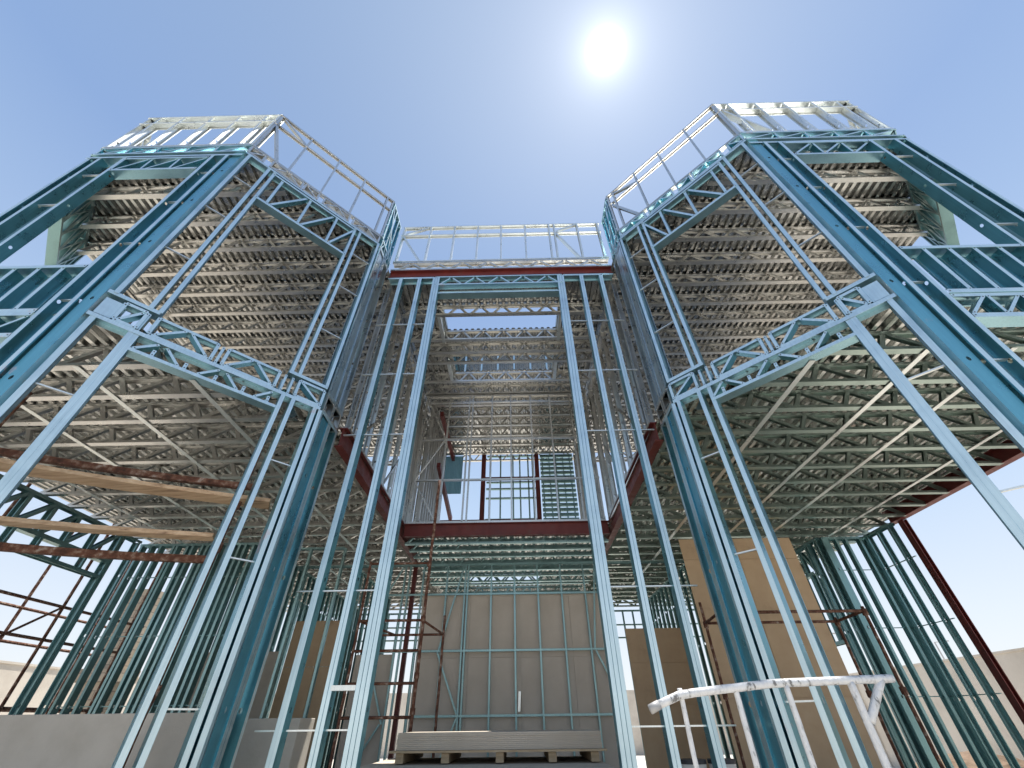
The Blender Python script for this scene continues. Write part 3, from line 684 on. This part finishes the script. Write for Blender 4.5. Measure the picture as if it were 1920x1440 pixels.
# timber planks and rusty scaffold tube in the left bay
def plank(p, q, w, h, mat, name, label, cat, group=None):
    mb = MB(); p, q = V(p), V(q); n = 12
    d = (q-p).normalized(); sd = d.cross(V((0,0,1))).normalized()
    rings = []
    for i in range(n+1):
        c = p.lerp(q, i/n); sag = -.05*math.sin(math.pi*i/n)
        e = random.uniform(-.004, .004)
        rings.append([c+sd*(a*w/2+e)+V((0,0,b*h/2+sag)) for a, b in ((-1,-1),(1,-1),(1,1),(-1,1))])
    vs = [x for r_ in rings for x in r_]; fs = [(0,1,2,3), tuple(n*4+k for k in (3,2,1,0))]
    for i in range(n): fs += [(i*4+k, (i+1)*4+k, (i+1)*4+(k+1)%4, i*4+(k+1)%4) for k in range(4)]
    mb.add(vs, fs)
    return mb.build(name, mat, label=label, cat=cat, group=group, bevel=.003)
plank((-6.2, 2.98, 3.72), (-2.80, 4.80, 3.72), .26, .045, 'wood', 'timber_plank', 'broad weathered timber plank, the uppermost one crossing the left bay', 'plank')
plank((-6.2, 3.25, 3.22), (-3.10, 4.52, 3.22), .16, .045, 'wood', 'timber_plank', 'narrow timber plank below the broad one in the left bay', 'plank')
plank((-6.9, 3.95, 3.2), (-3.55, 5.25, 3.2), .07, .08, 'rust', 'rusty_channel', 'rust covered steel channel, lowest of the bars crossing the left bay', 'steel bar')
plank((-6.2, 3.35, 3.95), (-3.05, 4.82, 3.95), .07, .07, 'rust', 'rusty_tube', 'rusty scaffold tube above the broad plank in the left bay', 'steel bar')
for x, y, lab in ((-5.35, 3.6, 'rusty scaffold upright at the left end of the planks'), (-3.10, 4.64, 'rusty scaffold upright behind the twin studs of the left bay')):
    s_ = empty('scaffold_upright', (x, y, GZ), lab, 'scaffold')
    mb = MB(); mb.pipe(rag((x, y, GZ), (x, y, 4.6), 20, .002), .024, 10); mb.build('tube', 'rust', s_, smooth=True)
    for z in (3.65, 3.15):
        mb = MB(); mb.pipe([(x, y, z-.05), (x, y, z+.05)], .045, 10); mb.build('coupler', 'rust', s_)
    mb = MB(); mb.pipe([(x+.03, y, 1.9), (x-.35, y+.3, .5)], .02, 8); mb.build('raker', 'rust', s_)

# central scaffold frame
s_ = empty('scaffold_tower', (-1.7, 8.0, GZ), 'rusty tubular scaffold frame with a tall upright left of the boarded partition', 'scaffold')
mb = MB(); mb.pipe(rag((-1.40, 8, GZ), (-1.38, 8, 5.6), 30, .004), .028, 10); mb.build('upright', 'rust', s_, smooth=True)
mb = MB(); mb.pipe(rag((-2.5, 8, GZ), (-2.5, 8, 3.95), 20, .004), .024, 10); mb.build('upright', 'rust', s_, smooth=True)
mb = MB(); mb.pipe(rag((-1.12, 8.6, GZ), (-1.12, 8.6, 3.15), 20, .004), .024, 10); mb.build('upright', 'rust', s_, smooth=True)
for z in (3.92, 2.98, 2.54, 2.1, 1.68):
    mb = MB(); mb.pipe([(-2.5, 8, z), (-1.42, 8, z)], .021, 8); mb.build('ledger', 'rust', s_, smooth=True)
mb = MB(); mb.pipe([(-1.4, 8, 2.98), (-1.12, 8.6, 2.85)], .02, 8); mb.build('ledger', 'rust', s_, smooth=True)
mb = MB(); mb.pipe([(-2.5, 8.6, 2.85), (-1.12, 8.6, 2.85)], .02, 8); mb.pipe([(-2.5, 8, 2.98), (-2.0, 8.6, 2.85)], .02, 8); mb.build('ledger', 'rust', s_, smooth=True)
for z in (2.2, 1.75, 3.0, 3.9):
    mb = MB(); mb.pipe([(-1.395, 8, z-.04), (-1.395, 8, z+.04)], .042, 10); mb.build('coupler', 'rust', s_)
# scaffold behind the right bay
s_ = empty('scaffold_tower', (4.6, 7.2, GZ), 'dark red scaffold frame in front of the tall brown board on the right', 'scaffold')
for x, y in ((3.45, 7.4), (5.75, 7.4), (3.55, 8.3), (5.85, 8.3)):
    mb = MB(); mb.pipe(rag((x, y, GZ), (x, y, 3.25 if x < 5 else 2.98), 20, .003), .024, 10); mb.build('upright', 'rust', s_, smooth=True)
    for z in (2.9, 1.9):
        mb = MB(); mb.pipe([(x, y, z-.045), (x, y, z+.045)], .042, 8); mb.build('coupler', 'rust', s_)
for z in (2.92, .95):
    for a, b in (((3.45, 7.4), (5.75, 7.4)), ((3.55, 8.3), (5.85, 8.3)), ((3.45, 7.4), (3.55, 8.3)), ((5.75, 7.4), (5.85, 8.3))):
        mb = MB(); mb.pipe([(*a, z), (*b, z)], .022, 8); mb.build('ledger', 'rust', s_, smooth=True)
# scaffold outside, left
s_ = empty('scaffold_tower', (-9.6, 8, 0), 'dark tube scaffold standing outside beyond the left wall opening', 'scaffold')
for x, y in ((-9.5, 5.2), (-9.5, 7.4), (-9.5, 9.6), (-10.4, 7.4), (-10.4, 9.6), (-10.4, 11.6), (-9.5, 11.6)):
    mb = MB(); mb.pipe([(x, y, 0), (x, y, 5.4)], .03, 8); mb.build('upright', 'rust', s_)
for z in (3.6, 3.0, 1.9):
    mb = MB(); mb.pipe([(-9.5, 4.6, z), (-9.5, 12, z)], .028, 8); mb.build('ledger', 'rust', s_)
    mb = MB(); mb.pipe([(-10.4, 6.8, z), (-10.4, 12, z)], .028, 8); mb.build('ledger', 'rust', s_)
mb = MB(); mb.pipe([(-9.5, 7.4, 1.9), (-9.5, 9.6, 3.6)], .025, 8); mb.build('brace', 'rust', s_)

# bits beyond the right wall: soil heap, crate of boards, lamp posts
mb = MB(); n = 14
vs = [(11.5, 14, .95)]; fs = []
for r_, zf in ((.7, .8), (1.3, .45), (2.0, 0)):
    for k in range(n): a = 2*math.pi*k/n; q = r_*random.uniform(.85, 1.15); vs.append((11.5+q*math.cos(a)*1.4, 14+q*math.sin(a), zf*random.uniform(.8, 1.1)))
for k in range(n): fs.append((0, 1+k, 1+(k+1)%n))
for j in range(2):
    for k in range(n): fs.append((1+j*n+k, 1+(j+1)*n+k, 1+(j+1)*n+(k+1)%n, 1+j*n+(k+1)%n))
mb.add(vs, fs); mb.build('soil_heap', 'soil', label='brown heap of soil outside beyond the right wall studs', cat='soil heap')
for x, y, h, lab in ((25.5, 40, 7.0, 'thin far lamp post, the taller one seen through the right window opening'), (24.4, 38, 6.0, 'thin far lamp post, the shorter one seen through the right window opening'), (36, 42, 6.6, 'thin far lamp post above the right boundary wall')):
    l = empty('street_lamp', (x, y, 0), lab, 'street lamp', 'lamp posts beyond the boundary wall')
    mb = MB(); mb.pipe([(x, y, 0), (x, y, h)], [.09, .05], 8); mb.build('pole', 'tube', l)
    mb = MB(); mb.pipe([(x, y, h), (x+.9, y, h+.08)], .035, 6); mb.box((x+.7, y-.1, h+.04), (x+1.2, y+.1, h+.12)); mb.build('lamp_head', 'tube', l)

# ------------------------------------------------------------------ sun, sky, camera
SUN = V((.1800132, .19229761, .96468486)).normalized()
sd = bpy.data.lights.new('sun', 'SUN'); sd.energy = 4.5; sd.angle = R(.5); sd.color = (1, .95, .87)
so = bpy.data.objects.new('sun', sd); COL.objects.link(so); so.rotation_euler = SUN.to_track_quat('Z', 'Y').to_euler(); so.location = (0, 0, 30)
w = bpy.data.worlds.new('World'); scene.world = w; w.use_nodes = True; nt = w.node_tree
bg = nt.nodes['Background']
sky = nt.nodes.new('ShaderNodeTexSky'); sky.sky_type = 'NISHITA'; sky.sun_disc = False
sky.sun_elevation = math.asin(SUN.z); sky.sun_rotation = math.atan2(SUN.x, SUN.y)
sky.air_density = 1.0; sky.dust_density = .6; sky.ozone_density = 2.0
# aureole round the sun, by sky direction
tc = nt.nodes.new('ShaderNodeTexCoord'); dot = nt.nodes.new('ShaderNodeVectorMath'); dot.operation = 'DOT_PRODUCT'
dot.inputs[1].default_value = SUN
nrm = nt.nodes.new('ShaderNodeVectorMath'); nrm.operation = 'NORMALIZE'
nt.links.new(tc.outputs['Generated'], nrm.inputs[0]); nt.links.new(nrm.outputs[0], dot.inputs[0])
def pw(e, amp):
    mx = nt.nodes.new('ShaderNodeMath'); mx.operation = 'MAXIMUM'; mx.inputs[1].default_value = 0; nt.links.new(dot.outputs['Value'], mx.inputs[0])
    p = nt.nodes.new('ShaderNodeMath'); p.operation = 'POWER'; p.inputs[1].default_value = e; nt.links.new(mx.outputs[0], p.inputs[0])
    q = nt.nodes.new('ShaderNodeMath'); q.operation = 'MULTIPLY'; q.inputs[1].default_value = amp; nt.links.new(p.outputs[0], q.inputs[0]); return q
a = pw(7000, 60.); b_ = pw(800, 2.0); c_ = pw(10, .7)
s1 = nt.nodes.new('ShaderNodeMath'); s1.operation = 'ADD'; nt.links.new(a.outputs[0], s1.inputs[0]); nt.links.new(b_.outputs[0], s1.inputs[1])
s2 = nt.nodes.new('ShaderNodeMath'); s2.operation = 'ADD'; nt.links.new(s1.outputs[0], s2.inputs[0]); nt.links.new(c_.outputs[0], s2.inputs[1])
d_ = pw(170, .75); s3 = nt.nodes.new('ShaderNodeMath'); s3.operation = 'ADD'; nt.links.new(s2.outputs[0], s3.inputs[0]); nt.links.new(d_.outputs[0], s3.inputs[1]); s2 = s3
cm = nt.nodes.new('ShaderNodeMixRGB'); cm.blend_type = 'MULTIPLY'; cm.inputs[0].default_value = 1; cm.inputs[2].default_value = (1, 1, .9, 1)
nt.links.new(s2.outputs[0], cm.inputs[1])
ad = nt.nodes.new('ShaderNodeMixRGB'); ad.blend_type = 'ADD'; ad.inputs[0].default_value = 1
sep = nt.nodes.new('ShaderNodeSeparateXYZ'); nt.links.new(nrm.outputs[0], sep.inputs[0])
hr = ramp(nt, sep.outputs['Z'], [(0, (4.7, 4.7, 4.75)), (.12, (4.2, 4.5, 4.9)), (.35, (2.9, 3.7, 4.8)), (.75, (1.45, 2.2, 3.7)), (1., (1.5, 2.15, 3.3))])
mk = nt.nodes.new('ShaderNodeMixRGB'); mk.inputs[0].default_value = .88
nt.links.new(sky.outputs[0], mk.inputs[1]); nt.links.new(hr.outputs[0], mk.inputs[2])
nt.links.new(mk.outputs[0], ad.inputs[1]); nt.links.new(cm.outputs[0], ad.inputs[2])
nt.links.new(ad.outputs[0], bg.inputs['Color']); bg.inputs['Strength'].default_value = .10

f, th, ps, rl = 765.27, .692896, -.01088, -.012375
fw = V((math.sin(ps)*math.cos(th), math.cos(ps)*math.cos(th), math.sin(th)))
r0 = V((math.cos(ps), -math.sin(ps), 0)); u0 = r0.cross(fw)
rt = r0*math.cos(rl)+u0*math.sin(rl); up = u0*math.cos(rl)-r0*math.sin(rl)
cd = bpy.data.cameras.new('camera'); cam = bpy.data.objects.new('camera', cd); COL.objects.link(cam)
cd.sensor_width = 36; cd.lens = 36*f/1920; cd.clip_end = 1500; cd.clip_start = .05
cam.matrix_world = Matrix(((rt.x, up.x, -fw.x, .28), (rt.y, up.y, -fw.y, 0), (rt.z, up.z, -fw.z, 1.6), (0, 0, 0, 1)))
scene.camera = cam
scene.view_settings.view_transform = 'Standard'; scene.view_settings.look = 'None'
scene.view_settings.exposure = 1.0; scene.view_settings.gamma = 1
scene.cycles.max_bounces = 8; scene.cycles.diffuse_bounces = 4; scene.cycles.glossy_bounces = 4
scene.cycles.sample_clamp_indirect = 6
